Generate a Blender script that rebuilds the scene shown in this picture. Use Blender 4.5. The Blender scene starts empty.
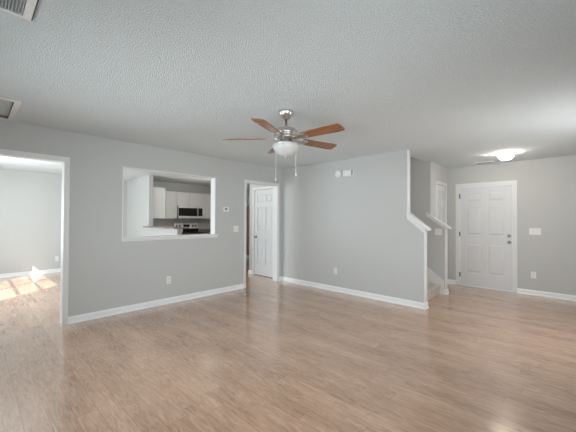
import bpy, bmesh, math, random
from mathutils import Matrix, Vector

random.seed(7)
SC = bpy.context.scene
COL = SC.collection
PI = math.pi

# ------------------------------------------------------------------ camera
F_PX, YAW, PITCH, ROLL, CAM_H = 301.749, math.radians(43.428), math.radians(0.659), math.radians(0.278), 1.335
fw = Vector((-math.sin(YAW) * math.cos(PITCH), math.cos(YAW) * math.cos(PITCH), math.sin(PITCH)))
rt0 = Vector((math.cos(YAW), math.sin(YAW), 0))
up0 = rt0.cross(fw)
rt = rt0 * math.cos(ROLL) + up0 * math.sin(ROLL)
up = -rt0 * math.sin(ROLL) + up0 * math.cos(ROLL)
cam_d = bpy.data.cameras.new('camera')
cam_d.sensor_width = 36
cam_d.lens = F_PX / 576 * 36
cam_d.clip_start = 0.02
cam = bpy.data.objects.new('camera', cam_d)
COL.objects.link(cam)
m = Matrix((rt, up, -fw)).transposed().to_4x4()
m.translation = Vector((0, 0, CAM_H))
cam.matrix_world = m
SC.camera = cam

# ------------------------------------------------------------------ view, world, light
SC.view_settings.view_transform = 'Standard'
SC.view_settings.look = 'None'
SC.view_settings.gamma = 1
SC.view_settings.use_curve_mapping = False
SC.view_settings.exposure = 0.04
SC.cycles.use_denoising = True
SC.cycles.max_bounces = 10
SC.cycles.diffuse_bounces = 6

W = bpy.data.worlds.new('sky')
SC.world = W
W.use_nodes = True
bg = W.node_tree.nodes['Background']
bg.inputs[0].default_value = (0.72, 0.86, 1.0, 1)
bg.inputs[1].default_value = 2.2

sun_d = bpy.data.lights.new('sun', 'SUN')
sun_d.energy = 16.0
sun_d.angle = math.radians(0.3)
sun_d.color = (1.0, 0.98, 0.96)
sun = bpy.data.objects.new('sun', sun_d)
COL.objects.link(sun)
sun.rotation_euler = Vector((-0.66, 0.75, -0.86)).to_track_quat('-Z', 'Y').to_euler()
sun.location = (6, -8, 9)


def area(name, loc, direction, sx, sy, watts, color=(1, 1, 1), spread=180):
    d = bpy.data.lights.new(name, 'AREA')
    d.shape = 'RECTANGLE'
    d.size, d.size_y = sx, sy
    d.energy = watts
    d.color = color
    d.spread = math.radians(spread)
    o = bpy.data.objects.new(name, d)
    COL.objects.link(o)
    o.location = loc
    o.rotation_euler = Vector(direction).to_track_quat('-Z', 'Z' if abs(direction[2]) < .9 else 'Y').to_euler()
    return o


DAY = (0.88, 0.965, 1.0)
area('rear_window_fill', (-2.5, -0.44, 1.25), (-0.05, 1, -0.05), 1.9, 1.5, 24, DAY, 115)  # unseen lamp added inside the closed blind, in place of daylight
area('rear_foyer_fill', (-0.25, -0.44, 1.15), (-0.25, 1, 0.0), 1.1, 1.7, 13, DAY, 90)  # added fill lamp before the bare rear wall, brightens foyer and stairs
area('right_window_fill', (0.62, 0.95, 1.1), (-1, 0.25, -0.06), 1.8, 1.2, 19, DAY, 100)  # added fill lamp in front of the closed blind, aimed at the left wall
area('foyer_side_fill', (0.62, 4.3, 1.35), (-1, 0.3, 0), 1.1, 1.4, 31, (1.0, 0.985, 0.97), 178)  # added fill lamp to lift the foyer, entry wall and far ceiling
area('daylight_dining_window', (-6.93, -0.50, 1.35), (0, 1, 0), 1.9, 1.4, 88, DAY)


def fill_point(name, loc, watts, color, r=.3):
    d = bpy.data.lights.new(name, 'POINT')
    d.energy, d.color, d.shadow_soft_size = watts, color, r
    o = bpy.data.objects.new(name, d)
    COL.objects.link(o)
    o.location = loc


fill_point('kitchen_fill', (-6.9, 4.5, 2.05), 18, (1.0, 0.91, 0.80))  # added fill light without a fixture, brightens the kitchen
fill_point('stairwell_fill', (-3.3, 5.38, 4.4), 24, (1.0, 0.93, 0.85))  # added fill light up the stairwell, brightens the steps and stair wall
fill_point('hall_fill', (-5.3, 3.9, 2.1), 5, (1.0, 0.97, 0.93))  # added fill light without a fixture, brightens the hall door


# ------------------------------------------------------------------ materials
def mat(name, color, rough=0.6, metal=0.0, spec=0.5, emit=None, estr=0.0, bump=None, coat=0):
    M = bpy.data.materials.new(name)
    M.use_nodes = True
    nt = M.node_tree
    b = nt.nodes['Principled BSDF']
    b.inputs['Base Color'].default_value = (*color, 1)
    b.inputs['Roughness'].default_value = rough
    b.inputs['Metallic'].default_value = metal
    b.inputs['Specular IOR Level'].default_value = spec
    if coat:
        b.inputs['Coat Weight'].default_value = coat
    if emit:
        b.inputs['Emission Color'].default_value = (*emit, 1)
        b.inputs['Emission Strength'].default_value = estr
    if bump:
        scale, strength, dist = bump
        tc = nt.nodes.new('ShaderNodeTexCoord')
        nz = nt.nodes.new('ShaderNodeTexNoise')
        nz.inputs['Scale'].default_value = scale
        nz.inputs['Detail'].default_value = 3
        bp = nt.nodes.new('ShaderNodeBump')
        bp.inputs['Strength'].default_value = strength
        bp.inputs['Distance'].default_value = dist
        nt.links.new(tc.outputs['Object'], nz.inputs['Vector'])
        nt.links.new(nz.outputs['Fac'], bp.inputs['Height'])
        nt.links.new(bp.outputs['Normal'], b.inputs['Normal'])
    return M


def mottled(name, c1, c2, scale, rough, stretch=(1, 1, 1), bump=0.0, metal=0.0, spec=0.5, detail=5):
    M = mat(name, c1, rough, metal, spec)
    nt = M.node_tree
    b = nt.nodes['Principled BSDF']
    tc = nt.nodes.new('ShaderNodeTexCoord')
    mp = nt.nodes.new('ShaderNodeMapping')
    mp.inputs['Scale'].default_value = stretch
    nz = nt.nodes.new('ShaderNodeTexNoise')
    nz.inputs['Scale'].default_value = scale
    nz.inputs['Detail'].default_value = detail
    cr = nt.nodes.new('ShaderNodeValToRGB')
    cr.color_ramp.elements[0].position = 0.35
    cr.color_ramp.elements[1].position = 0.65
    cr.color_ramp.elements[0].color = (*c1, 1)
    cr.color_ramp.elements[1].color = (*c2, 1)
    L = nt.links.new
    L(tc.outputs['Object'], mp.inputs['Vector'])
    L(mp.outputs['Vector'], nz.inputs['Vector'])
    L(nz.outputs['Fac'], cr.inputs['Fac'])
    L(cr.outputs['Color'], b.inputs['Base Color'])
    if bump:
        bp = nt.nodes.new('ShaderNodeBump')
        bp.inputs['Strength'].default_value = bump
        bp.inputs['Distance'].default_value = 0.004
        L(nz.outputs['Fac'], bp.inputs['Height'])
        L(bp.outputs['Normal'], b.inputs['Normal'])
    return M


def floor_material():
    M = mat('laminate_floor', (0.3, 0.2, 0.14), 0.3)
    nt = M.node_tree
    N, L = nt.nodes.new, nt.links.new
    b = nt.nodes['Principled BSDF']
    tc = N('ShaderNodeTexCoord')
    br = N('ShaderNodeTexBrick')
    br.inputs['Scale'].default_value = 1.0
    br.inputs['Brick Width'].default_value = 1.21
    br.inputs['Row Height'].default_value = 0.127
    br.inputs['Mortar Size'].default_value = 0.0017
    br.inputs['Mortar Smooth'].default_value = 0.2
    br.inputs['Bias'].default_value = 0.0
    br.offset = 0.0
    br.inputs['Color1'].default_value = (0.0, 0.0, 0.0, 1)
    br.inputs['Color2'].default_value = (1.0, 1.0, 1.0, 1)
    br.inputs['Mortar'].default_value = (0.5, 0.5, 0.5, 1)
    # every row of boards starts at its own place
    sep = N('ShaderNodeSeparateXYZ')
    L(tc.outputs['Object'], sep.inputs[0])
    rw = N('ShaderNodeMath')
    rw.operation = 'DIVIDE'
    rw.inputs[1].default_value = 0.127
    L(sep.outputs['Y'], rw.inputs[0])
    fl = N('ShaderNodeMath')
    fl.operation = 'FLOOR'
    L(rw.outputs[0], fl.inputs[0])
    wn = N('ShaderNodeTexWhiteNoise')
    wn.noise_dimensions = '1D'
    L(fl.outputs[0], wn.inputs['W'])
    sh = N('ShaderNodeMath')
    sh.operation = 'MULTIPLY_ADD'
    sh.inputs[1].default_value = 1.21
    L(wn.outputs['Value'], sh.inputs[0])
    L(sep.outputs['X'], sh.inputs[2])
    cmb = N('ShaderNodeCombineXYZ')
    L(sh.outputs[0], cmb.inputs['X'])
    L(sep.outputs['Y'], cmb.inputs['Y'])
    L(cmb.outputs[0], br.inputs['Vector'])
    # grain: noise stretched along the boards, shifted from board to board
    mp = N('ShaderNodeMapping')
    mp.inputs['Scale'].default_value = (3.2, 18.0, 1.0)
    add = N('ShaderNodeVectorMath')
    add.operation = 'MULTIPLY_ADD'
    add.inputs[1].default_value = (13.0, 3.0, 5.0)
    L(br.outputs['Color'], add.inputs[0])
    L(tc.outputs['Object'], add.inputs[2])
    L(add.outputs['Vector'], mp.inputs['Vector'])
    gr = N('ShaderNodeTexNoise')
    gr.inputs['Scale'].default_value = 1.7
    gr.inputs['Detail'].default_value = 8
    gr.inputs['Roughness'].default_value = 0.62
    gr.inputs['Distortion'].default_value = 1.6
    L(mp.outputs['Vector'], gr.inputs['Vector'])
    mp2 = N('ShaderNodeMapping')
    mp2.inputs['Scale'].default_value = (1.2, 3.4, 1.0)
    L(tc.outputs['Object'], mp2.inputs['Vector'])
    bl = N('ShaderNodeTexNoise')
    bl.inputs['Scale'].default_value = 1.5
    bl.inputs['Detail'].default_value = 3
    L(mp2.outputs['Vector'], bl.inputs['Vector'])
    mix1 = N('ShaderNodeMath')
    mix1.operation = 'MULTIPLY_ADD'
    mix1.inputs[1].default_value = 0.62
    L(gr.outputs['Fac'], mix1.inputs[0])
    m2 = N('ShaderNodeMath')
    m2.operation = 'MULTIPLY_ADD'
    m2.inputs[1].default_value = 0.28
    L(bl.outputs['Fac'], m2.inputs[0])
    m3 = N('ShaderNodeMath')
    m3.operation = 'MULTIPLY'
    m3.inputs[1].default_value = 0.09
    L(br.outputs['Color'], m3.inputs[0])
    L(m3.outputs[0], m2.inputs[2])
    L(m2.outputs[0], mix1.inputs[2])
    cr = N('ShaderNodeValToRGB')
    e = cr.color_ramp.elements
    e[0].position = 0.32
    e[0].color = (0.30, 0.170, 0.106, 1)
    e[1].position = 0.66
    e[1].color = (0.66, 0.435, 0.30, 1)
    k = e.new(0.48)
    k.color = (0.50, 0.305, 0.200, 1)
    L(mix1.outputs[0], cr.inputs['Fac'])
    seam = N('ShaderNodeMix')
    seam.data_type = 'RGBA'
    seam.blend_type = 'MULTIPLY'
    sf = N('ShaderNodeMath')
    sf.operation = 'MULTIPLY'
    sf.inputs[1].default_value = 0.55
    L(br.outputs['Fac'], sf.inputs[0])
    L(sf.outputs[0], seam.inputs['Factor'])
    L(cr.outputs['Color'], seam.inputs['A'])
    seam.inputs['B'].default_value = (0.35, 0.3, 0.28, 1)
    L(seam.outputs['Result'], b.inputs['Base Color'])
    rr = N('ShaderNodeMapRange')
    rr.inputs['To Min'].default_value = 0.17
    rr.inputs['To Max'].default_value = 0.25
    L(gr.outputs['Fac'], rr.inputs['Value'])
    L(rr.outputs['Result'], b.inputs['Roughness'])
    b.inputs['Specular IOR Level'].default_value = 1.0
    b.inputs['Coat Weight'].default_value = 0.7
    b.inputs['Coat Roughness'].default_value = 0.16
    bp = N('ShaderNodeBump')
    bp.inputs['Strength'].default_value = 0.03
    bp.inputs['Distance'].default_value = 0.002
    L(gr.outputs['Fac'], bp.inputs['Height'])
    L(bp.outputs['Normal'], b.inputs['Normal'])
    return M


def ceiling_material():
    M = mat('stippled_ceiling', (0.76, 0.815, 0.835), 0.9, spec=0.2)
    nt = M.node_tree
    N, L = nt.nodes.new, nt.links.new
    b = nt.nodes['Principled BSDF']
    tc = N('ShaderNodeTexCoord')
    nz = N('ShaderNodeTexNoise')
    nz.inputs['Scale'].default_value = 100
    nz.inputs['Detail'].default_value = 4
    nz.inputs['Roughness'].default_value = 0.6
    L(tc.outputs['Object'], nz.inputs['Vector'])
    cr = N('ShaderNodeValToRGB')
    cr.color_ramp.elements[0].position = 0.42
    cr.color_ramp.elements[1].position = 0.62
    L(nz.outputs['Fac'], cr.inputs['Fac'])
    bp = N('ShaderNodeBump')
    bp.inputs['Strength'].default_value = 0.85
    bp.inputs['Distance'].default_value = 0.005
    L(cr.outputs['Color'], bp.inputs['Height'])
    L(bp.outputs['Normal'], b.inputs['Normal'])
    return M


def glass_material():
    M = bpy.data.materials.new('window_glass')
    M.use_nodes = True
    nt = M.node_tree
    nt.nodes.clear()
    N, L = nt.nodes.new, nt.links.new
    out = N('ShaderNodeOutputMaterial')
    mx = N('ShaderNodeMixShader')
    tr = N('ShaderNodeBsdfTransparent')
    tr.inputs[0].default_value = (0.95, 0.98, 0.97, 1)
    gl = N('ShaderNodeBsdfGlossy')
    gl.inputs['Roughness'].default_value = 0.02
    fr = N('ShaderNodeLayerWeight')
    fr.inputs['Blend'].default_value = 0.12
    L(fr.outputs['Facing'], mx.inputs[0])
    L(tr.outputs[0], mx.inputs[1])
    L(gl.outputs[0], mx.inputs[2])
    L(mx.outputs[0], out.inputs[0])
    return M


PAINT = mat('grey_wall_paint', (0.55, 0.56, 0.552), 0.75, spec=0.25, bump=(160, 0.05, 0.002))
TRIM = mat('white_trim_paint', (0.76, 0.77, 0.775), 0.4)
BASEW = mat('lit_white_trim_paint', (0.88, 0.90, 0.91), 0.35)  # lighter than the trim: light caught from above is put into the colour
DOORP = mat('white_door_paint', (0.70, 0.71, 0.72), 0.42)
CEIL = ceiling_material()
FLOOR = floor_material()
GLASS = glass_material()
NICKEL = mat('brushed_nickel', (0.62, 0.60, 0.57), 0.28, 1.0)
KNOBM = mat('satin_nickel', (0.34, 0.33, 0.31), 0.42, 1.0)
DARKM = mat('dark_metal', (0.16, 0.15, 0.14), 0.4, 1.0)
WHITEPL = mat('white_plastic', (0.80, 0.80, 0.78), 0.45)
GREYPL = mat('grey_plastic', (0.30, 0.31, 0.32), 0.5)
SLOT = mat('dark_gap_shade', (0.06, 0.06, 0.06), 0.6)
BOWL = mat('frosted_glass_bowl', (0.52, 0.53, 0.53), 0.3, emit=(1.0, 0.97, 0.93), estr=0.04)
DOME = mat('lit_glass_dome', (0.9, 0.9, 0.88), 0.3, emit=(1.0, 0.90, 0.76), estr=42.0)
BLADE = mottled('cherry_blade_wood', (0.20, 0.082, 0.036), (0.34, 0.15, 0.064), 3.0, 0.24, (2, 22, 2), 0.0)
CARPET = mottled('beige_grey_carpet', (0.50, 0.45, 0.42), (0.66, 0.60, 0.56), 90, 0.95, bump=0.6, spec=0.1)
CABINET = mat('white_cabinet_paint', (0.74, 0.75, 0.74), 0.4)
BRIGHTSTEEL = mat('polished_steel', (0.80, 0.82, 0.84), 0.38, 0.6)
STEEL = mottled('stainless_steel', (0.55, 0.55, 0.54), (0.66, 0.66, 0.65), 6, 0.3, (1, 1, 30), metal=1.0)
BLACKG = mat('black_glass', (0.012, 0.011, 0.011), 0.08)
COUNTER = mottled('speckled_laminate_counter', (0.16, 0.13, 0.11), (0.34, 0.29, 0.25), 70, 0.35)
BROWNW = mottled('brown_wood', (0.20, 0.11, 0.065), (0.30, 0.175, 0.11), 3, 0.5, (12, 12, 1))
TANW = mottled('tan_wood', (0.42, 0.30, 0.21), (0.50, 0.37, 0.27), 3, 0.5, (12, 12, 1))
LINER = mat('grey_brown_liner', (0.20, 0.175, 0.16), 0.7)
LOUVER = mat('grey_louvre_metal', (0.42, 0.44, 0.45), 0.5)
BLIND = mat('white_blind', (0.85, 0.85, 0.84), 0.6)


# ------------------------------------------------------------------ mesh helpers
def link(name, bm, material, parent=None, smooth=False, bevel=0.0, kind=None):
    bmesh.ops.recalc_face_normals(bm, faces=bm.faces)
    if parent is not None:
        off = Vector(parent.location)
        p = parent.parent
        while p is not None:
            off += Vector(p.location)
            p = p.parent
        bmesh.ops.translate(bm, verts=bm.verts, vec=-off)
    me = bpy.data.meshes.new(name)
    bm.to_mesh(me)
    bm.free()
    for q in me.polygons:
        q.use_smooth = smooth
    me.materials.append(material)
    o = bpy.data.objects.new(name, me)
    COL.objects.link(o)
    if parent is not None:
        o.parent = parent
    if bevel:
        md = o.modifiers.new('edge', 'BEVEL')
        md.width = bevel
        md.segments = 2
        md.limit_method = 'ANGLE'
    if kind:
        o['kind'] = kind
    return o


def box(bm, x0, x1, y0, y1, z0, z1):
    vs = [bm.verts.new((x, y, z)) for z in (z0, z1) for y in (y0, y1) for x in (x0, x1)]
    for f in ((0, 2, 3, 1), (4, 5, 7, 6), (0, 1, 5, 4), (2, 6, 7, 3), (0, 4, 6, 2), (1, 3, 7, 5)):
        bm.faces.new([vs[i] for i in f])


def B(*boxes):
    bm = bmesh.new()
    for b in boxes:
        box(bm, *b)
    return bm


def solid(x, y, z, holes):
    """A slab with box-shaped openings, as one closed surface without inner faces."""
    def cuts(lo, hi, i):
        s = {lo, hi}
        for h in holes:
            for v in h[2 * i:2 * i + 2]:
                if lo < v < hi:
                    s.add(v)
        return sorted(s)
    X, Y, Z = cuts(*x, 0), cuts(*y, 1), cuts(*z, 2)

    def full(i, j, k):
        if not (0 <= i < len(X) - 1 and 0 <= j < len(Y) - 1 and 0 <= k < len(Z) - 1):
            return False
        c = ((X[i] + X[i + 1]) / 2, (Y[j] + Y[j + 1]) / 2, (Z[k] + Z[k + 1]) / 2)
        for h in holes:
            if h[0] < c[0] < h[1] and h[2] < c[1] < h[3] and h[4] < c[2] < h[5]:
                return False
        return True
    bm = bmesh.new()
    cache = {}

    def v(i, j, k):
        if (i, j, k) not in cache:
            cache[(i, j, k)] = bm.verts.new((X[i], Y[j], Z[k]))
        return cache[(i, j, k)]
    for i in range(len(X) - 1):
        for j in range(len(Y) - 1):
            for k in range(len(Z) - 1):
                if not full(i, j, k):
                    continue
                if not full(i - 1, j, k):
                    bm.faces.new((v(i, j, k), v(i, j, k + 1), v(i, j + 1, k + 1), v(i, j + 1, k)))
                if not full(i + 1, j, k):
                    bm.faces.new((v(i + 1, j, k), v(i + 1, j + 1, k), v(i + 1, j + 1, k + 1), v(i + 1, j, k + 1)))
                if not full(i, j - 1, k):
                    bm.faces.new((v(i, j, k), v(i + 1, j, k), v(i + 1, j, k + 1), v(i, j, k + 1)))
                if not full(i, j + 1, k):
                    bm.faces.new((v(i, j + 1, k), v(i, j + 1, k + 1), v(i + 1, j + 1, k + 1), v(i + 1, j + 1, k)))
                if not full(i, j, k - 1):
                    bm.faces.new((v(i, j, k), v(i, j + 1, k), v(i + 1, j + 1, k), v(i + 1, j, k)))
                if not full(i, j, k + 1):
                    bm.faces.new((v(i, j, k + 1), v(i + 1, j, k + 1), v(i + 1, j + 1, k + 1), v(i, j + 1, k + 1)))
    return bm


def prism(bm, pts, axis, a0, a1):
    """Polygon pts extruded along an axis; pts are the two remaining coordinates in x, y, z order."""
    def P(p, a):
        c = list(p)
        c.insert(axis, a)
        return bm.verts.new(c)
    lo = [P(p, a0) for p in pts]
    hi = [P(p, a1) for p in pts]
    bm.faces.new(lo)
    bm.faces.new(hi[::-1])
    n = len(pts)
    for i in range(n):
        bm.faces.new((lo[i], lo[(i + 1) % n], hi[(i + 1) % n], hi[i]))


def lathe(bm, prof, c, axis='Z', n=32):
    """Profile of (radius, height) turned about an axis through c."""
    rings = []
    for r, h in prof:
        ring = []
        if r < 1e-6:
            r = 1e-5
        for i in range(n):
            a = 2 * PI * i / n
            u, w = r * math.cos(a), r * math.sin(a)
            q = {'Z': (u, w, h), 'X': (h, u, w), 'Y': (u, h, w)}[axis]
            ring.append(bm.verts.new((c[0] + q[0], c[1] + q[1], c[2] + q[2])))
        rings.append(ring)
    for a, b in zip(rings, rings[1:]):
        for i in range(n):
            bm.faces.new((a[i], a[(i + 1) % n], b[(i + 1) % n], b[i]))
    bm.faces.new(rings[0])
    bm.faces.new(rings[-1][::-1])


def tube(bm, p0, p1, r, n=10):
    p0, p1 = Vector(p0), Vector(p1)
    d = (p1 - p0).normalized()
    a = d.orthogonal().normalized()
    b = d.cross(a)
    R = [[bm.verts.new(p + (a * math.cos(2 * PI * i / n) + b * math.sin(2 * PI * i / n)) * r) for i in range(n)] for p in (p0, p1)]
    for i in range(n):
        bm.faces.new((R[0][i], R[0][(i + 1) % n], R[1][(i + 1) % n], R[1][i]))
    bm.faces.new(R[0][::-1])
    bm.faces.new(R[1])


def struct(name, bm, material, bevel=0.0, parent=None, smooth=False):
    return link(name, bm, material, parent, smooth, bevel, 'structure' if parent is None else None)


def tag(o, label, cat, group=None):
    o['label'] = label
    o['category'] = cat
    if group:
        o['group'] = group
    return o


def thing(name, loc, label, cat, group=None):
    o = bpy.data.objects.new(name, None)
    o.empty_display_size = 0.05
    COL.objects.link(o)
    o.location = loc
    return tag(o, label, cat, group)


# ------------------------------------------------------------------ room shell
H = 2.44
XA0, XA = -4.78, -4.657          # wall on the left (pass-through wall)
YB, YB1 = 4.725, 4.82            # wall with the stairs behind it
YC = 6.976                       # wall of the front door
YS, YS1 = 5.92, 6.03             # far side of the stairs
XF = -1.94                       # foyer side wall
XD, XK = -9.30, -8.88            # far walls of dining room and kitchen
YR, XR = -0.52, 0.72             # rear and right walls
SL = 0.83                        # slope of the stairs

struct('floor', B((XD - .12, XR + .12, YR - .12, YC + .14, -0.10, 0)), FLOOR)

HATCH = (-4.57, -3.83, -0.24, 0.285)
struct('ceiling', solid((XD - .12, XR + .12), (YR - .12, YC + .14), (H, H + .16),
                        [(-4.60, -2.06, YB1 - .08, YS + .1, H - 1, H + 1), (*HATCH, H - 1, H + .10)]), CEIL)

LD0, LD1, LDZ = -0.40, 0.815, 2.052       # cased opening to the dining room
HD0, HD1, HDZ = 3.727, 4.575, 2.053       # opening to the hall
PT0, PT1, PZ0, PZ1 = 1.505, 3.017, 1.068, 2.066
struct('wall_left', solid((XA0, XA), (YR, YB1), (0, H), [
    (-9, 0, LD0 - .02, LD1 + .02, -1, LDZ + .02), (-9, 0, HD0 - .02, HD1 + .02, -1, HDZ + .02),
    (-9, 0, PT0 - .012, PT1 + .012, PZ0 - .033, PZ1 + .012)]), PAINT)

bm = bmesh.new()
kz = lambda x: 1.203 + .81 * (-1.577 - x) - .026           # under the near sloping cap
prism(bm, [(XA, 0), (-1.644, 0), (-1.644, kz(-1.644)), (-1.90, kz(-1.90)), (-1.90, H), (XA, H)], 1, YB, YB1)
struct('wall_far', bm, PAINT)

bm = bmesh.new()
kz2 = lambda x: 1.203 + .70 * (-1.62 - x) - .026        # under the cap beyond the stairs
prism(bm, [(-4.60, 0), (-1.694, 0), (-1.694, kz2(-1.694)), (XF, kz2(XF)), (XF, H), (-4.60, H)], 1, YS, YS1)
struct('wall_stair', bm, PAINT)
struct('wall_stairhead', B((-4.72, -4.60, YB1, YS, 0, 5.0)), PAINT)
bm = B((-4.60, -2.06, YB1 - .08, YB1, H, 5.0), (-4.60, -2.06, YS, YS + .1, H, 5.0), (-2.06, -1.96, YB1 - .1, YS + .1, H + .16, 5.0),
       (-4.72, -1.96, YB1 - .1, YS + .1, 5.0, 5.1))
struct('wall_upper', bm, PAINT)
struct('wall_foyer', solid((XF - .12, XF), (YS1, YC + .12), (0, H), [(-9, 9, 6.25, 6.815, -1, 2.045)]), PAINT)
FD0, FD1, FDZ = -1.726, -0.819, 2.028
struct('wall_entry', solid((XF, XR), (YC, YC + .12), (0, H), [(FD0, FD1, 0, 9, -1, FDZ)]), PAINT)
struct('wall_right', solid((XR, XR + .12), (YR, YC + .12), (0, H), [(0, 9, 0.0, 1.9, .5, 2.05), (0, 9, 3.75, 4.85, .65, 2.05)]), PAINT)
DW0, DW1, DWZ0, DWZ1 = -7.93, -5.84, .58, 2.14
struct('wall_rear', solid((XD - .12, XR + .12), (YR - .12, YR), (0, H), [(DW0, DW1, -9, 9, DWZ0, DWZ1), (-3.45, -1.55, -9, 9, .5, 2.05)]), PAINT)
struct('wall_dining', B((XD - .12, XD, YR, 3.21, 0, H)), PAINT)
YP, YP1, XP, XH = 3.105, 3.21, -7.76, -6.245
bm = bmesh.new()
prism(bm, [(XD, 0), (XH, 0), (XH, 1.122), (XP, 1.122), (XP, H), (XD, H)], 1, YP, YP1)
struct('wall_partition', bm, PAINT)
struct('wall_kitchen', B((XK - .12, XK, YP1, YC + .12, 0, H)), PAINT)
YH = 4.75
bm = solid((-5.80, XA0), (YH, YH + .11), (0, H), [(-5.612, -4.90, 0, 9, -1, 2.04)])
box(bm, -5.80, -5.69, YH + .11, YC + .12, 0, H)
struct('wall_hall', bm, PAINT)
struct('wall_utility', B((XK, -5.80, YC, YC + .12, 0, H)), PAINT)


# baseboards
def baseboard(name, runs):
    """runs: (axis, a0, a1, wall coordinate, outward sign)."""
    bm = bmesh.new()
    for axis, a0, a1, w, s in runs:
        prof = [(0, 0), (.024, 0), (.022, .012), (.014, .018), (.014, .070), (.008, .080), (.006, .088), (0, .088)]
        prism(bm, [(w + s * d, z) for d, z in prof], axis, a0, a1)
    return struct(name, bm, BASEW)


baseboard('baseboard_left', [(1, .872, 3.670, XA, 1), (1, 4.632, YB, XA, 1)])
baseboard('baseboard_far', [(0, XA, -1.630, YB, -1), (1, YB - .024, YB1 + .008, -1.630, 1)])
baseboard('baseboard_entry', [(0, XF, -1.783, YC, -1), (0, -.762, XR, YC, -1)])
baseboard('baseboard_stair', [(0, -1.705, -1.68, YS, -1), (1, YS - .024, YS1 + .012, -1.680, 1)])
baseboard('baseboard_foyer', [(1, YS1, 6.193, XF, 1), (1, 6.872, YC, XF, 1)])
baseboard('baseboard_dining', [(1, YR, YP, XD, 1)])
baseboard('baseboard_partition', [(0, XD, XH, YP, -1)])
baseboard('baseboard_hall', [(0, -5.80, -5.672, YH, -1), (1, YH - .024, YC, -5.80, -1)])
baseboard('baseboard_kitchen', [(1, 6.98 - .05, YC, XK, 1)])
baseboard('baseboard_right', [(1, YR, YC, XR, -1)])
baseboard('baseboard_rear', [(0, XA, XR, YR, 1), (0, XD, XA0, YR, 1)])


# casings: a flat board with a stepped inner bead round an opening
def casing(bm, put, a0, a1, z1, w):
    """Two legs and a head, each a thick outer band and a thinner inner band; put(a, b, za, zb, thickness)."""
    q = w * .62
    T, t = .017, .011
    put(a0 - w, a0 - w + q, 0, z1 + w - q, T)
    put(a1 + w - q, a1 + w, 0, z1 + w - q, T)
    put(a0 - w, a1 + w, z1 + w - q, z1 + w, T)
    put(a0 - w + q, a0, 0, z1, t)
    put(a1, a1 + w - q, 0, z1, t)
    put(a0 - w + q, a1 + w - q, z1, z1 + w - q, t)


def casing_x(bm, x, s, y0, y1, z1, w=.057):
    """On a wall of constant x, s = outward sign."""
    casing(bm, lambda a, b, za, zb, t: box(bm, min(x, x + s * t), max(x, x + s * t), a, b, za, zb), y0, y1, z1, w)


def casing_y(bm, y, s, x0, x1, z1, w=.057):
    casing(bm, lambda a, b, za, zb, t: box(bm, a, b, min(y, y + s * t), max(y, y + s * t), za, zb), x0, x1, z1, w)


bm = bmesh.new()
casing_x(bm, XA, 1, LD0, LD1, LDZ)
casing_x(bm, XA0, -1, LD0, LD1, LDZ)
box(bm, XA0, XA, LD0 - .02, LD0, 0, LDZ + .02)
box(bm, XA0, XA, LD1, LD1 + .02, 0, LDZ + .02)
box(bm, XA0, XA, LD0, LD1, LDZ, LDZ + .02)
struct('trim_1', bm, TRIM)
bm = bmesh.new()
casing_x(bm, XA, 1, HD0, HD1, HDZ)
casing_x(bm, XA0, -1, HD0, HD1, HDZ)
box(bm, XA0, XA, HD0 - .02, HD0, 0, HDZ + .02)
box(bm, XA0, XA, HD1, HD1 + .02, 0, HDZ + .02)
box(bm, XA0, XA, HD0, HD1, HDZ, HDZ + .02)
struct('trim_2', bm, TRIM)
# pass-through: white returns and the sill board with its apron
bm = B((XA0 - .012, XA + .003, PT0 - .012, PT0, PZ0, PZ1 + .012), (XA0 - .012, XA + .003, PT1, PT1 + .012, PZ0, PZ1 + .012),
       (XA0 - .012, XA + .003, PT0, PT1, PZ1, PZ1 + .012))
struct('trim_3', bm, TRIM)
bm = B((XA0 - .03, XA + .045, PT0 - .03, PT1 + .06, PZ0 - .030, PZ0), (XA, XA + .016, PT0 - .02, PT1 + .045, PZ0 - .062, PZ0 - .030))
struct('trim_4', bm, TRIM, .004)
# front door, foyer door, hall door frames
bm = bmesh.new()
casing_y(bm, YC, -1, FD0 - .0, FD1 + .0, FDZ)
box(bm, FD0, FD0 + .012, YC - .002, YC + .12, 0, FDZ)
box(bm, FD1 - .012, FD1, YC - .002, YC + .12, 0, FDZ)
box(bm, FD0, FD1, YC - .002, YC + .12, FDZ - .012, FDZ)
box(bm, FD0 + .012, FD1 - .012, YC - .012, YC + .12, 0, .012)
struct('trim_5', bm, TRIM)
bm = bmesh.new()
casing_x(bm, XF, 1, 6.25, 6.815, 2.045)
struct('trim_6', bm, TRIM)
bm = bmesh.new()
casing_y(bm, YH, -1, -5.612, -4.90, 2.04)
struct('trim_7', bm, TRIM)


# sloping caps of the two low stair walls, and their end boards
def cap(name, x0, x1, zt, slope, y0, y1, total, ends):
    z = lambda x: zt + slope * (x1 - x)
    bm = bmesh.new()
    t = .026
    prism(bm, [(x0, z(x0)), (x1, z(x1)), (x1, z(x1) - t), (x0, z(x0) - t)], 1, y0 - .026, y1 + .026)
    xe = x1 - .052
    for ya, yb, d in ((y0 - .014, y0, 0), (y1, y1 + .014, 0)):
        prism(bm, [(x0, z(x0) - t), (xe, z(xe) - t), (xe, z(xe) - total), (x0, z(x0) - total)], 1, ya, yb)
    for ya, yb in ((y0 - .024, y0), (y1, y1 + .024)):
        prism(bm, [(x0, z(x0) - t), (xe + .01, z(xe + .01) - t), (xe + .01, z(xe + .01) - t - .03), (x0, z(x0) - t - .03)], 1, ya, yb)
    for e in ends:
        box(bm, *e)
    return struct(name, bm, TRIM, .003)


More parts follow.
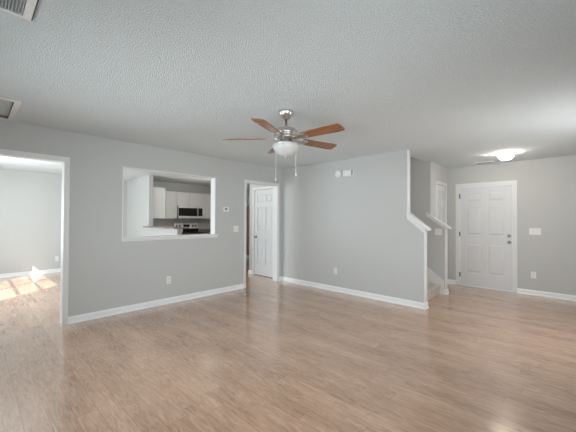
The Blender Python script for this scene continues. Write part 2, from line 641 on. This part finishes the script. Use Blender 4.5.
cap('trim_8', -1.90, -1.577, 1.203, .81, YB, YB1, .112,
    [(-1.644, -1.630, YB - .006, YB1 + .006, 0, kz(-1.630)), (-1.90, -1.886, YB - .006, YB1 + .006, 1.44, H)])
cap('trim_9', XF - .075, -1.620, 1.203, .70, YS, YS1, .074,
    [(-1.694, -1.680, YS - .006, YS1 + .006, 0, kz2(-1.680))])
# bar top on the kitchen half wall
struct('trim_10', B((XP, XH + .05, YP - .10, YP1 + .14, 1.122, 1.150), (XP - .12, XP, YP - .10, YP, 1.122, 1.150)), COUNTER, .004)


# ------------------------------------------------------------------ windows
def window_y(name, x0, x1, y0, y1, z0, z1, units, bars):
    """A window set in a wall of constant y."""
    fr = bmesh.new()
    f = .03
    ym = (y0 + y1) / 2
    ya, yb = ym - .035, ym + .035
    box(fr, x0, x0 + f, ya, yb, z0, z1)
    box(fr, x1 - f, x1, ya, yb, z0, z1)
    box(fr, x0 + f, x1 - f, ya, yb, z0, z0 + f)
    box(fr, x0 + f, x1 - f, ya, yb, z1 - f, z1)
    for k in range(1, units):
        xm = x0 + (x1 - x0) * k / units
        box(fr, xm - .018, xm + .018, ya, yb, z0 + f, z1 - f)
    o = struct(name, fr, TRIM)
    gb = bmesh.new()
    for k in range(1, bars):
        z = z0 + (z1 - z0) * k / bars
        t = .017 if k * 2 != bars else .022
        box(gb, x0 + f, x1 - f, ym - .009, ym + .009, z - t, z + t)
    if bars > 1:
        link('muntin', gb, TRIM, o)
    link('pane', B((x0 + f, x1 - f, ym - .003, ym + .003, z0 + f, z1 - f)), GLASS, o)
    link('stool', B((x0 - .05, x1 + .05, y1 - .06, y1 + .05, z0 - .02, z0)), TRIM, o)
    return o


window_y('window_1', DW0, DW1, YR - .12, YR, DWZ0, DWZ1, 2, 4)
w2 = window_y('window_2', -3.45, -1.55, YR - .12, YR, .5, 2.05, 2, 2)
bm = bmesh.new()
for k in range(62):
    z = .52 + k * .0247
    prism(bm, [(YR - .012, z + .028), (YR - .010, z + .027), (YR - .024, z - .001), (YR - .026, z)], 0, -3.45, -1.55)
link('blind', bm, BLIND, w2)


def window_x(name, x0, x1, y0, y1, z0, z1, units):
    fr = bmesh.new()
    f = .045
    xm = (x0 + x1) / 2
    xa, xb = xm - .035, xm + .035
    box(fr, xa, xb, y0, y0 + f, z0, z1)
    box(fr, xa, xb, y1 - f, y1, z0, z1)
    box(fr, xa, xb, y0 + f, y1 - f, z0, z0 + f)
    box(fr, xa, xb, y0 + f, y1 - f, z1 - f, z1)
    for k in range(1, units):
        ym = y0 + (y1 - y0) * k / units
        box(fr, xa, xb, ym - .03, ym + .03, z0 + f, z1 - f)
    o = struct(name, fr, TRIM)
    link('pane', B((xm - .003, xm + .003, y0 + f, y1 - f, z0 + f, z1 - f)), GLASS, o)
    link('stool', B((x0 - .05, x0 + .06, y0 - .05, y1 + .05, z0 - .02, z0)), TRIM, o)
    bm = bmesh.new()
    n = int((z1 - z0 - .03) / .0247)
    for k in range(n):
        z = z0 + .012 + k * .0247
        prism(bm, [(x0 + .012, z + .028), (x0 + .010, z + .027), (x0 + .024, z - .001), (x0 + .026, z)], 1, y0, y1)
    link('blind', bm, BLIND, o)
    return o


window_x('window_3', XR, XR + .12, 0.0, 1.9, .5, 2.05, 2)
window_x('added_window_4', XR, XR + .12, 3.75, 4.85, .65, 2.05, 1)  # unseen window added to go with the foyer fill lamp


# ------------------------------------------------------------------ doors
def panel_door(name, mp, w, h, t=.036):
    """Six-panel leaf. mp(u, d, z) -> point: u across, d out of the front face."""
    bm = bmesh.new()

    def pbox(u0, u1, d0, d1, z0, z1):
        a, b = mp(u0, d0, z0), mp(u1, d1, z1)
        box(bm, min(a[0], b[0]), max(a[0], b[0]), min(a[1], b[1]), max(a[1], b[1]), min(a[2], b[2]), max(a[2], b[2]))
    s = .105 * w / .9 + .01
    mid = .10 * w / .9
    pw = (w - 2 * s - mid) / 2
    rows = [(.26, .87), (1.03, 1.61), (1.715, 1.905)]
    k = h / 2.015
    rows = [(a * k, b * k) for a, b in rows]
    cols = [(s, s + pw), (s + pw + mid, w - s)]
    pbox(0, s, -t, 0, 0, h)
    pbox(w - s, w, -t, 0, 0, h)
    zs = [0] + [v for r in rows for v in r] + [h]
    for i in range(0, len(zs), 2):
        pbox(s, w - s, -t, 0, zs[i], zs[i + 1])
    for z0, z1 in rows:
        pbox(cols[0][1], cols[1][0], -t, 0, z0, z1)
        for u0, u1 in cols:
            pbox(u0, u1, -t + .008, -.015, z0, z1)
            a, g = .018, .045
            lo = [mp(*q) for q in ((u0 + a, -.015, z0 + a), (u1 - a, -.015, z0 + a), (u1 - a, -.015, z1 - a), (u0 + a, -.015, z1 - a))]
            hi = [mp(*q) for q in ((u0 + g, -.003, z0 + g), (u1 - g, -.003, z0 + g), (u1 - g, -.003, z1 - g), (u0 + g, -.003, z1 - g))]
            L = [bm.verts.new(q) for q in lo]
            U = [bm.verts.new(q) for q in hi]
            bm.faces.new(U)
            for i in range(4):
                bm.faces.new((L[i], L[(i + 1) % 4], U[(i + 1) % 4], U[i]))
    return struct(name, bm, DOORP)


def hinges(door, mp, u, zs, m_=None):
    for z in zs:
        bm = bmesh.new()
        a, b = mp(u - .010, -.002, z - .045), mp(u + .014, .003, z + .045)
        box(bm, min(a[0], b[0]), max(a[0], b[0]), min(a[1], b[1]), max(a[1], b[1]), z - .045, z + .045)
        c = mp(u - .001, .006, z - .05)
        d = mp(u - .001, .006, z + .05)
        tube(bm, c, d, .007)
        link('hinge', bm, m_ or NICKEL, door)


mpC = lambda u, d, z: (FD0 + .019 + u, YC + .020 - d, z + .014)
front = panel_door('door_1', mpC, FD1 - FD0 - .038, 1.994)
hinges(front, lambda u, d, z: (FD0 + .014 + u, YC + .002 - d, z), -.002, (.22, 1.05, 1.83), DARKM)


def knob_y(door, x, y, z, r=.027):
    bm = bmesh.new()
    lathe(bm, [(.032, 0), (.032, -.006), (.013, -.010), (.011, -.032), (r * .8, -.038), (r, -.050), (r * .92, -.062), (r * .55, -.069), (0, -.071)], (x, y, z), 'Y', 24)
    link('door_knob', bm, KNOBM, door, True)


knob_y(front, -.883, YC + .020, .925)
bm = bmesh.new()
lathe(bm, [(.032, 0), (.032, -.010), (.026, -.020), (.012, -.022), (0, -.022)], (-.883, YC + .020, 1.045), 'Y', 24)
box(bm, -.886, -.880, YC - .016, YC - .001, 1.033, 1.057)
link('deadbolt', bm, KNOBM, front, False)

mpH = lambda u, d, z: (-5.606 + u, YH + .004 - d, z + .014)
hall_door = panel_door('door_2', mpH, .70, 2.018)
knob_y(hall_door, -5.606 + .062, YH + .004, .915, .026)
mpF = lambda u, d, z: (XF - .004 + d, 6.255 + u, z + .010)
foyer_door = panel_door('door_3', mpF, .555, 2.025)
hinges(foyer_door, lambda u, d, z: (XF - .004 + d, 6.255 + u, z), .556, (.22, 1.02, 1.82))
bm = bmesh.new()
lathe(bm, [(.030, 0), (.030, .006), (.012, .010), (.011, .030), (.024, .036), (.027, .048), (.022, .062), (0, .066)], (XF - .004, 6.31, .92), 'X', 24)
link('door_knob', bm, NICKEL, foyer_door, True)

# ------------------------------------------------------------------ staircase
st = thing('staircase', (-1.775, (YB1 + YS) / 2, 0), 'narrow carpeted staircase rising to the left between the two low capped walls', 'staircase')
RUN, RISE, NST = .215, .168, 12
for k in range(NST):
    x1 = -1.775 - RUN * k
    bm = bmesh.new()
    z0, z1 = RISE * k, RISE * (k + 1)
    xb = x1 - RUN - (.0 if k < NST - 1 else 0.2)
    prism(bm, [(x1, z0), (x1 + .0, z1 - .035), (x1 + .022, z1 - .030), (x1 + .026, z1 - .014), (x1 + .018, z1 - .003), (x1, z1), (xb, z1), (xb, z0)], 1, YB1 + .010, YS - .022)
    link('step', bm, CARPET, st)
bm = bmesh.new()
xe = -4.30
zz = lambda x: .22 + .775 * (-1.709 - x)
prism(bm, [(-1.709, .0), (-1.709, .22), (xe, zz(xe)), (xe, zz(xe) - .42), (-2.10, 0)], 1, YS - .012, YS - .003)
link('skirt_board', bm, TRIM, st)
bm = bmesh.new()
prism(bm, [(-1.705, .0), (-1.705, .232), (xe, zz(xe) + .012), (xe, zz(xe) - .024), (-1.735, .206), (-1.735, 0)], 1, YS - .019, YS - .003)
link('skirt_cap', bm, TRIM, st)

# ------------------------------------------------------------------ ceiling fan
FX, FY = -2.142, 2.226
fan = thing('ceiling_fan', (FX, FY, H), 'brushed nickel ceiling fan with five reddish wooden blades and a white glass bowl light', 'ceiling fan')
bm = bmesh.new()
lathe(bm, [(.078, H), (.078, H - .010), (.073, H - .026), (.056, H - .054), (.036, H - .072), (.018, H - .078), (0, H - .078)], (FX, FY, 0), n=36)
link('canopy', bm, NICKEL, fan, True)
bm = bmesh.new()
lathe(bm, [(.0135, H - .07), (.0135, 2.285), (.024, 2.282), (.024, 2.262), (0, 2.262)], (FX, FY, 0), n=20)
link('downrod', bm, NICKEL, fan, True)
bm = bmesh.new()
lathe(bm, [(.030, 2.282), (.066, 2.274), (.100, 2.258), (.121, 2.238), (.129, 2.216), (.127, 2.204), (.116, 2.197), (.116, 2.180), (.124, 2.176), (.122, 2.160), (.096, 2.152), (.070, 2.150), (0, 2.150)], (FX, FY, 0), n=40)
link('motor_housing', bm, NICKEL, fan, True)
bm = bmesh.new()
lathe(bm, [(.060, 2.155), (.064, 2.128), (.085, 2.120), (.118, 2.112), (.137, 2.104), (.139, 2.096), (.134, 2.092), (0, 2.092)], (FX, FY, 0), n=40)
link('light_fitter', bm, NICKEL, fan, True)
bm = bmesh.new()
lathe(bm, [(.134, 2.098), (.137, 2.092), (.134, 2.072), (.124, 2.048), (.106, 2.024), (.082, 2.004), (.054, 1.990), (.026, 1.983), (0, 1.981)], (FX, FY, 0), n=40)
bowl = link('glass_bowl', bm, BOWL, fan, True)
bm = bmesh.new()
lathe(bm, [(.0, 1.984), (.010, 1.982), (.010, 1.974), (.005, 1.966), (0, 1.965)], (FX, FY, 0), n=16)
link('finial', bm, NICKEL, bowl, True)
ZB = 2.163
for k in range(5):
    az = math.radians(4 + 72 * k)
    r_ = Vector((math.cos(az), math.sin(az), 0))
    tdir = Vector((-math.sin(az), math.cos(az), 0))
    tilt = math.radians(12.5)
    c_ = tdir * math.cos(tilt) + Vector((0, 0, -math.sin(tilt)))
    n_ = r_.cross(c_)
    base = Vector((FX, FY, ZB))
    # outline of a blade: narrower root, broad tip with clipped corners
    out = [(.200, -.046), (.220, -.054), (.58, -.068), (.634, -.064), (.650, -.046), (.654, .046), (.642, .062), (.58, .068), (.220, .054), (.200, .046)]
    bm = bmesh.new()
    lo = [bm.verts.new(base + r_ * a + c_ * b - n_ * .0045) for a, b in out]
    hi = [bm.verts.new(base + r_ * a + c_ * b + n_ * .0045) for a, b in out]
    bm.faces.new(lo)
    bm.faces.new(hi[::-1])
    for i in range(len(out)):
        j = (i + 1) % len(out)
        bm.faces.new((lo[i], lo[j], hi[j], hi[i]))
    bl = link('blade', bm, BLADE, fan)
    # bracket: a forked arm from the motor, gripping the blade root from below
    bm = bmesh.new()
    arm = [(.085, .026), (.120, .020), (.150, .016), (.180, .026), (.205, .046), (.255, .040), (.262, .020), (.236, .0)]
    poly = arm + [(a, -b) for a, b in arm[-2::-1]]
    dz = lambda a: -.006 + (.004 if a < .2 else 0)
    lo = [bm.verts.new(base + r_ * a + c_ * b - n_ * 0 + Vector((0, 0, -.010))) for a, b in poly]
    hi = [bm.verts.new(base + r_ * a + c_ * b + Vector((0, 0, -.004))) for a, b in poly]
    bm.faces.new(lo)
    bm.faces.new(hi[::-1])
    for i in range(len(poly)):
        j = (i + 1) % len(poly)
        bm.faces.new((lo[i], lo[j], hi[j], hi[i]))
    link('blade_bracket', bm, NICKEL, bl)
rr = Vector((rt0.x, rt0.y, 0)).normalized()
ff = Vector((-math.sin(YAW), math.cos(YAW), 0))
for sgn, zb in ((-1, 1.745), (1, 1.792)):
    p = Vector((FX, FY, 0)) + rr * (sgn * .106) + ff * .100
    bm = bmesh.new()
    tube(bm, (p.x - rr.x * sgn * .04 - ff.x * .04, p.y - rr.y * sgn * .04 - ff.y * .04, 2.110), (p.x, p.y, 2.108), .005, 8)
    tube(bm, (p.x, p.y, 2.11), (p.x, p.y, zb + .03), .0019, 8)
    ch = link('pull_chain', bm, WHITEPL, fan)
    bm = bmesh.new()
    lathe(bm, [(.0, zb + .034), (.004, zb + .032), (.0075, zb + .012), (.007, zb + .003), (.003, zb), (0, zb)], (p.x, p.y, 0), n=14)
    link('chain_pull', bm, WHITEPL, ch, True)

# ------------------------------------------------------------------ flush ceiling light, vents, hatch
LX, LY = -.80, 6.02
lt = thing('ceiling_light', (LX, LY, H), 'small lit white dome light flush on the ceiling before the front door', 'ceiling light')
bm = bmesh.new()
lathe(bm, [(.122, H), (.122, H - .012), (.116, H - .020), (.108, H - .022), (0, H - .022)], (LX, LY, 0), n=36)
link('base_plate', bm, TRIM, lt, True)
bm = bmesh.new()
lathe(bm, [(.108, H - .020), (.108, H - .046), (.098, H - .074), (.076, H - .098), (.042, H - .112), (0, H - .117)], (LX, LY, 0), n=36)
link('glass_dome', bm, DOME, lt, True)

VX0, VX1, VY0, VY1 = -1.375, -1.075, 6.66, 6.80
vt = thing('ceiling_vent', ((VX0 + VX1) / 2, (VY0 + VY1) / 2, H), 'small white supply vent on the ceiling above the front door', 'vent')
bm = solid((VX0, VX1), (VY0, VY1), (H - .010, H), [(VX0 + .022, VX1 - .022, VY0 + .022, VY1 - .022, 0, 9)])
link('frame', bm, TRIM, vt)
link('damper', B((VX0 + .022, VX1 - .022, VY0 + .022, VY1 - .022, H - .002, H - .0005)), SLOT, vt)
bm = bmesh.new()
for k in range(5):
    y = VY0 + .030 + k * .019
    prism(bm, [(y, H - .002), (y + .002, H - .002), (y + .013, H - .011), (y + .011, H - .011)], 0, VX0 + .022, VX1 - .022)
link('louver', bm, GREYPL, vt)

GX0, GX1, GY0, GY1 = -2.176, -1.42, -.34, .222
gr = thing('return_air_grille', ((GX0 + GX1) / 2, (GY0 + GY1) / 2, H), 'large white framed air return grille with grey louvres on the ceiling, top left corner', 'grille')
bm = solid((GX0, GX1), (GY0, GY1), (H - .016, H), [(GX0 + .024, GX1 - .024, GY0 + .036, GY1 - .036, 0, 9)])
link('frame', bm, TRIM, gr, bevel=.002)
link('backing', B((GX0 + .024, GX1 - .024, GY0 + .036, GY1 - .036, H - .003, H - .0005)), GREYPL, gr)
link('painted_gap_shadow', B((GX0 + .004, GX1, GY1 + .0005, GY1 + .006, H - .012, H - .0005)), SLOT, gr)  # dark strip painted in for the shadow line along the frame edge
bm = bmesh.new()
y = GY0 + .040
while y < GY1 - .050:
    prism(bm, [(y, H - .003), (y + .002, H - .003), (y + .0125, H - .014), (y + .0105, H - .014)], 0, GX0 + .024, GX1 - .024)
    y += .0127
link('louver', bm, LOUVER, gr)

hx0, hx1, hy0, hy1 = HATCH
ht = thing('attic_hatch', ((hx0 + hx1) / 2, (hy0 + hy1) / 2, H), 'square attic hatch with white trim on the ceiling above the left doorway', 'hatch')
link('trim_frame', solid((hx0 - .045, hx1 + .045), (hy0 - .06, hy1 + .045), (H - .010, H), [(hx0 + .004, hx1 - .004, hy0 + .004, hy1 - .004, 0, 9)]), TRIM, ht, bevel=.003)
link('panel', B((hx0 + .002, hx1 - .002, hy0 + .002, hy1 - .002, H + .030, H + .050)), CEIL, ht)
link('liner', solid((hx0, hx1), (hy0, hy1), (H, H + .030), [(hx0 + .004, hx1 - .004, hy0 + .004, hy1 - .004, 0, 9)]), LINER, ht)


# ------------------------------------------------------------------ wall devices
def wall_map(axis, w, s, c):
    """Map (u, d, z): u along the wall, d out of it, about the centre c = (along, z)."""
    if axis == 0:
        return lambda u, d, z: (w + s * d, c[0] + u, c[1] + z)
    return lambda u, d, z: (c[0] + u, w + s * d, c[1] + z)


def mbox(bm, mp, u0, u1, d0, d1, z0, z1):
    a, b = mp(u0, d0, z0), mp(u1, d1, z1)
    box(bm, min(a[0], b[0]), max(a[0], b[0]), min(a[1], b[1]), max(a[1], b[1]), min(a[2], b[2]), max(a[2], b[2]))


def outlet(axis, w, s, c, label):
    mp = wall_map(axis, w, s, c)
    o = thing('outlet', mp(0, 0, 0), label, 'outlet', 'wall outlets')
    bm = bmesh.new()
    mbox(bm, mp, -.036, .036, 0, .006, -.058, .058)
    link('cover_plate', bm, WHITEPL, o, bevel=.002)
    for zc in (-.021, .021):
        bm = bmesh.new()
        mbox(bm, mp, -.017, .017, .006, .009, zc - .014, zc + .014)
        k = link('socket', bm, WHITEPL, o)
        bm = bmesh.new()
        mbox(bm, mp, -.008, -.005, .009, .0095, zc - .003, zc + .007)
        mbox(bm, mp, .005, .008, .009, .0095, zc - .003, zc + .007)
        mbox(bm, mp, -.002, .002, .009, .0095, zc - .010, zc - .006)
        link('slot', bm, SLOT, k)
    return o


def switch(axis, w, s, c, gangs, label):
    mp = wall_map(axis, w, s, c)
    o = thing('light_switch', mp(0, 0, 0), label, 'light switch', 'wall switches')
    hw = .036 + .023 * (gangs - 1)
    bm = bmesh.new()
    mbox(bm, mp, -hw, hw, 0, .006, -.058, .058)
    link('cover_plate', bm, WHITEPL, o, bevel=.002)
    for k in range(gangs):
        u = (k - (gangs - 1) / 2) * .046
        bm = bmesh.new()
        mbox(bm, mp, u - .006, u + .006, .006, .0075, -.013, .013)
        a = [mp(u + du, d, z) for du in (-.004, .004) for d, z in ((.0075, -.006), (.0075, .006), (.019, .010), (.017, .003))]
        V = [bm.verts.new(q) for q in a]
        bm.faces.new(V[:4])
        bm.faces.new(V[4:][::-1])
        for i in range(4):
            j = (i + 1) % 4
            bm.faces.new((V[i], V[j], V[4 + j], V[4 + i]))
        link('toggle', bm, WHITEPL, o)
    return o


outlet(0, XA, 1, (2.178, .369), 'white wall outlet low under the kitchen pass-through')
outlet(1, YB, -1, (-3.241, .375), 'white wall outlet low on the wall between hall doorway and stairs')
outlet(1, YC, -1, (-.527, .360), 'white wall outlet low on the wall right of the front door')
outlet(0, XD, 1, (1.51, .335), 'white wall outlet in the sunny room seen through the left doorway')
switch(0, XA, 1, (3.481, 1.153), 2, 'white light switch on the wall just left of the hall doorway')
switch(1, YC, -1, (-.504, 1.141), 3, 'wide white triple light switch on the wall right of the front door')
switch(1, YS, -1, (-1.801, 1.120), 2, 'white light switch under the sloping cap of the low wall beyond the stairs')

mp = wall_map(0, XA, 1, (3.249, 1.517))
o = thing('thermostat', mp(0, 0, 0), 'small white thermostat right of the kitchen pass-through', 'thermostat')
bm = bmesh.new()
mbox(bm, mp, -.062, .062, 0, .026, -.040, .040)
link('case', bm, WHITEPL, o, bevel=.005)
bm = bmesh.new()
mbox(bm, mp, -.040, .022, .026, .027, -.016, .022)
link('display', bm, GREYPL, o)
bm = bmesh.new()
for k in range(3):
    mbox(bm, mp, .034, .048, .026, .029, -.020 + k * .016, -.010 + k * .016)
link('button', bm, WHITEPL, o)

o = thing('smoke_detector', (-3.175, YB, 2.185), 'round white smoke detector high on the wall, left of the oblong box', 'smoke detector')
bm = bmesh.new()
lathe(bm, [(.068, 0), (.068, -.012), (.064, -.028), (.050, -.040), (.030, -.044), (0, -.044)], (-3.175, YB, 2.185), 'Y', 32)
link('body', bm, WHITEPL, o, True)
bm = bmesh.new()
lathe(bm, [(.016, -.040), (.016, -.047), (.012, -.049), (0, -.049)], (-3.175, YB, 2.185), 'Y', 20)
link('test_button', bm, WHITEPL, o, True)

mp = wall_map(1, YB, -1, (-2.955, 2.178))
o = thing('door_chime', mp(0, 0, 0), 'oblong white doorbell chime box high on the wall right of the smoke detector', 'door chime')
bm = bmesh.new()
mbox(bm, mp, -.105, .105, 0, .042, -.052, .052)
link('cover', bm, WHITEPL, o, bevel=.006)
bm = bmesh.new()
mbox(bm, mp, .070, .104, .042, .0435, -.048, .048)
link('side_grille', bm, GREYPL, o)

# ------------------------------------------------------------------ kitchen beyond the pass-through
FXU = -8.55                     # face of the wall cabinets


def shaker(bm, u0, u1, z0, z1, x):
    """Shaker door on a +x face, its back at x."""
    r = .055
    box(bm, x, x + .019, u0, u0 + r, z0, z1)
    box(bm, x, x + .019, u1 - r, u1, z0, z1)
    box(bm, x, x + .019, u0 + r, u1 - r, z0, z0 + r)
    box(bm, x, x + .019, u0 + r, u1 - r, z1 - r, z1)
    box(bm, x, x + .010, u0 + r, u1 - r, z0 + r, z1 - r)


def wall_cabinet(y0, y1, z0, z1, doors, label):
    o = thing('wall_cabinet', (XK, (y0 + y1) / 2, z0), label, 'cabinet', 'kitchen wall cabinets')
    link('body', B((XK, FXU - .019, y0, y1, z0, z1)), CABINET, o)
    w = (y1 - y0) / doors
    for k in range(doors):
        bm = bmesh.new()
        shaker(bm, y0 + k * w + .003, y0 + (k + 1) * w - .003, z0 + .003, z1 - .003, FXU - .019)
        link('door', bm, CABINET, o)


wall_cabinet(3.56, 4.236, 1.345, 2.145, 2, 'white wall cabinet left of the microwave, next to the taller end cabinet')
wall_cabinet(4.24, 5.035, 1.735, 2.145, 2, 'short white wall cabinet directly above the microwave')
wall_cabinet(5.04, 5.74, 1.345, 2.145, 2, 'white wall cabinet right of the microwave, cut off by the opening edge')
o = thing('wall_cabinet', ((XP + XK) / 2, YP1, 1.345), 'white wall cabinet showing its end panel beside the kitchen wall end', 'cabinet', 'kitchen wall cabinets')
link('body', B((XK, XP - .05, YP1, YP1 + .315, 1.345, 2.150)), CABINET, o, bevel=.003)
bm = bmesh.new()
box(bm, XK + .40, XP - .053, YP1 + .315, YP1 + .334, 1.348, 2.147)
link('door', bm, CABINET, o)

o = thing('microwave', (XK, 4.635, 1.345), 'stainless steel microwave with a dark door hung above the range', 'microwave')
MX = -8.47
link('body', B((XK, MX, 4.243, 5.030, 1.345, 1.733)), STEEL, o)
bm = B((MX, MX + .016, 4.250, 4.845, 1.425, 1.665))
dr = link('door', bm, BLACKG, o)
dr['label'] = 'black glass door'
link('trim_band', B((MX, MX + .020, 4.243, 5.030, 1.668, 1.725), (MX, MX + .020, 4.243, 5.030, 1.358, 1.422)), BRIGHTSTEEL, o)
link('control_panel', B((MX, MX + .016, 4.872, 5.026, 1.425, 1.665)), BLACKG, o)
bm = B((MX + .016, MX + .045, 4.852, 4.868, 1.430, 1.445), (MX + .016, MX + .045, 4.852, 4.868, 1.645, 1.660))
tube(bm, (MX + .045, 4.860, 1.425), (MX + .045, 4.860, 1.665), .012, 12)
link('handle', bm, STEEL, o)
link('vent_panel', B((XK + .05, MX - .02, 4.26, 5.01, 1.338, 1.345)), SLOT, o)

o = thing('range', (XK, 4.66, 0), 'stainless steel kitchen range with a black top below the microwave', 'stove')
RX = -8.22
link('body', B((XK + .01, RX, 4.262, 5.058, .04, .905)), STEEL, o)
link('cooktop', B((XK + .01, RX + .02, 4.260, 5.060, .905, .922)), BLACKG, o)
bm = bmesh.new()
prism(bm, [(XK + .01, .922), (XK + .125, .922), (XK + .125, 1.045), (XK + .085, 1.205), (XK + .01, 1.215)], 1, 4.262, 5.058)
bg_ = link('backguard', bm, BRIGHTSTEEL, o)
link('lower_panel', B((XK + .125, XK + .133, 4.53, 5.052, .924, 1.035)), BLACKG, bg_)
link('clock_display', B((XK + .104, XK + .116, 4.56, 4.76, 1.085, 1.165)), BLACKG, bg_)
for yk in (4.34, 4.44, 4.88, 4.98):
    bm = bmesh.new()
    lathe(bm, [(.030, 0), (.028, .022), (.018, .034), (0, .034)], (XK + .104, yk, 1.12), 'X', 20)
    link('knob', bm, DARKM, bg_, True)
for bx in (-8.66, -8.38):
    for by in (4.46, 4.86):
        bm = bmesh.new()
        lathe(bm, [(.09, .922), (.09, .930), (.07, .930), (.07, .924), (0, .924)], (bx, by, 0), n=28)
        link('burner', bm, SLOT, o)
link('oven_door', B((RX, RX + .03, 4.275, 5.045, .24, .86)), BLACKG, o)
bm = bmesh.new()
tube(bm, (RX + .06, 4.33, .80), (RX + .06, 4.99, .80), .012, 12)
box(bm, RX + .03, RX + .062, 4.34, 4.36, .79, .81)
box(bm, RX + .03, RX + .062, 4.96, 4.98, .79, .81)
link('handle', bm, STEEL, o)


def base_cabinet(y0, y1, doors, label):
    o = thing('base_cabinet', (XK, (y0 + y1) / 2, 0), label, 'cabinet', 'kitchen base cabinets')
    link('body', B((XK + .004, -8.27, y0, y1, .10, .872), (XK + .004, -8.34, y0, y1, 0, .10)), CABINET, o)
    w = (y1 - y0) / doors
    for k in range(doors):
        bm = bmesh.new()
        shaker(bm, y0 + k * w + .003, y0 + (k + 1) * w - .003, .11, .70, -8.27)
        link('door', bm, CABINET, o)
        link('drawer', B((-8.27, -8.251, y0 + k * w + .003, y0 + (k + 1) * w - .003, .71, .865)), CABINET, o)


base_cabinet(3.22, 4.255, 2, 'white base cabinet left of the range')
base_cabinet(5.065, 6.36, 3, 'white base cabinet right of the range')
for y0, y1, lb in ((3.215, 4.257, 'brown speckled worktop left of the range'), (5.063, 6.36, 'brown speckled worktop right of the range')):
    o = thing('worktop', (XK, (y0 + y1) / 2, .872), lb, 'worktop')
    link('slab', B((XK, -8.235, y0, y1, .872, .910)), COUNTER, o, bevel=.004)
    link('backsplash', B((XK, XK + .02, y0, y1, .910, 1.010)), COUNTER, o)

o = thing('tall_cabinet', (-8.54, 6.66, 0), 'tall brown wooden cabinet glimpsed through the narrow gap left of the white hall door', 'cabinet')
link('body', B((XK + .002, -8.17, 6.372, 6.92, .10, 1.79)), BROWNW, o)
link('plinth', B((XK + .002, -8.165, 6.372, 6.92, 0, .10)), TRIM, o)
link('door', B((-8.17, -8.150, 6.60, 6.915, .11, 1.785)), TANW, o)
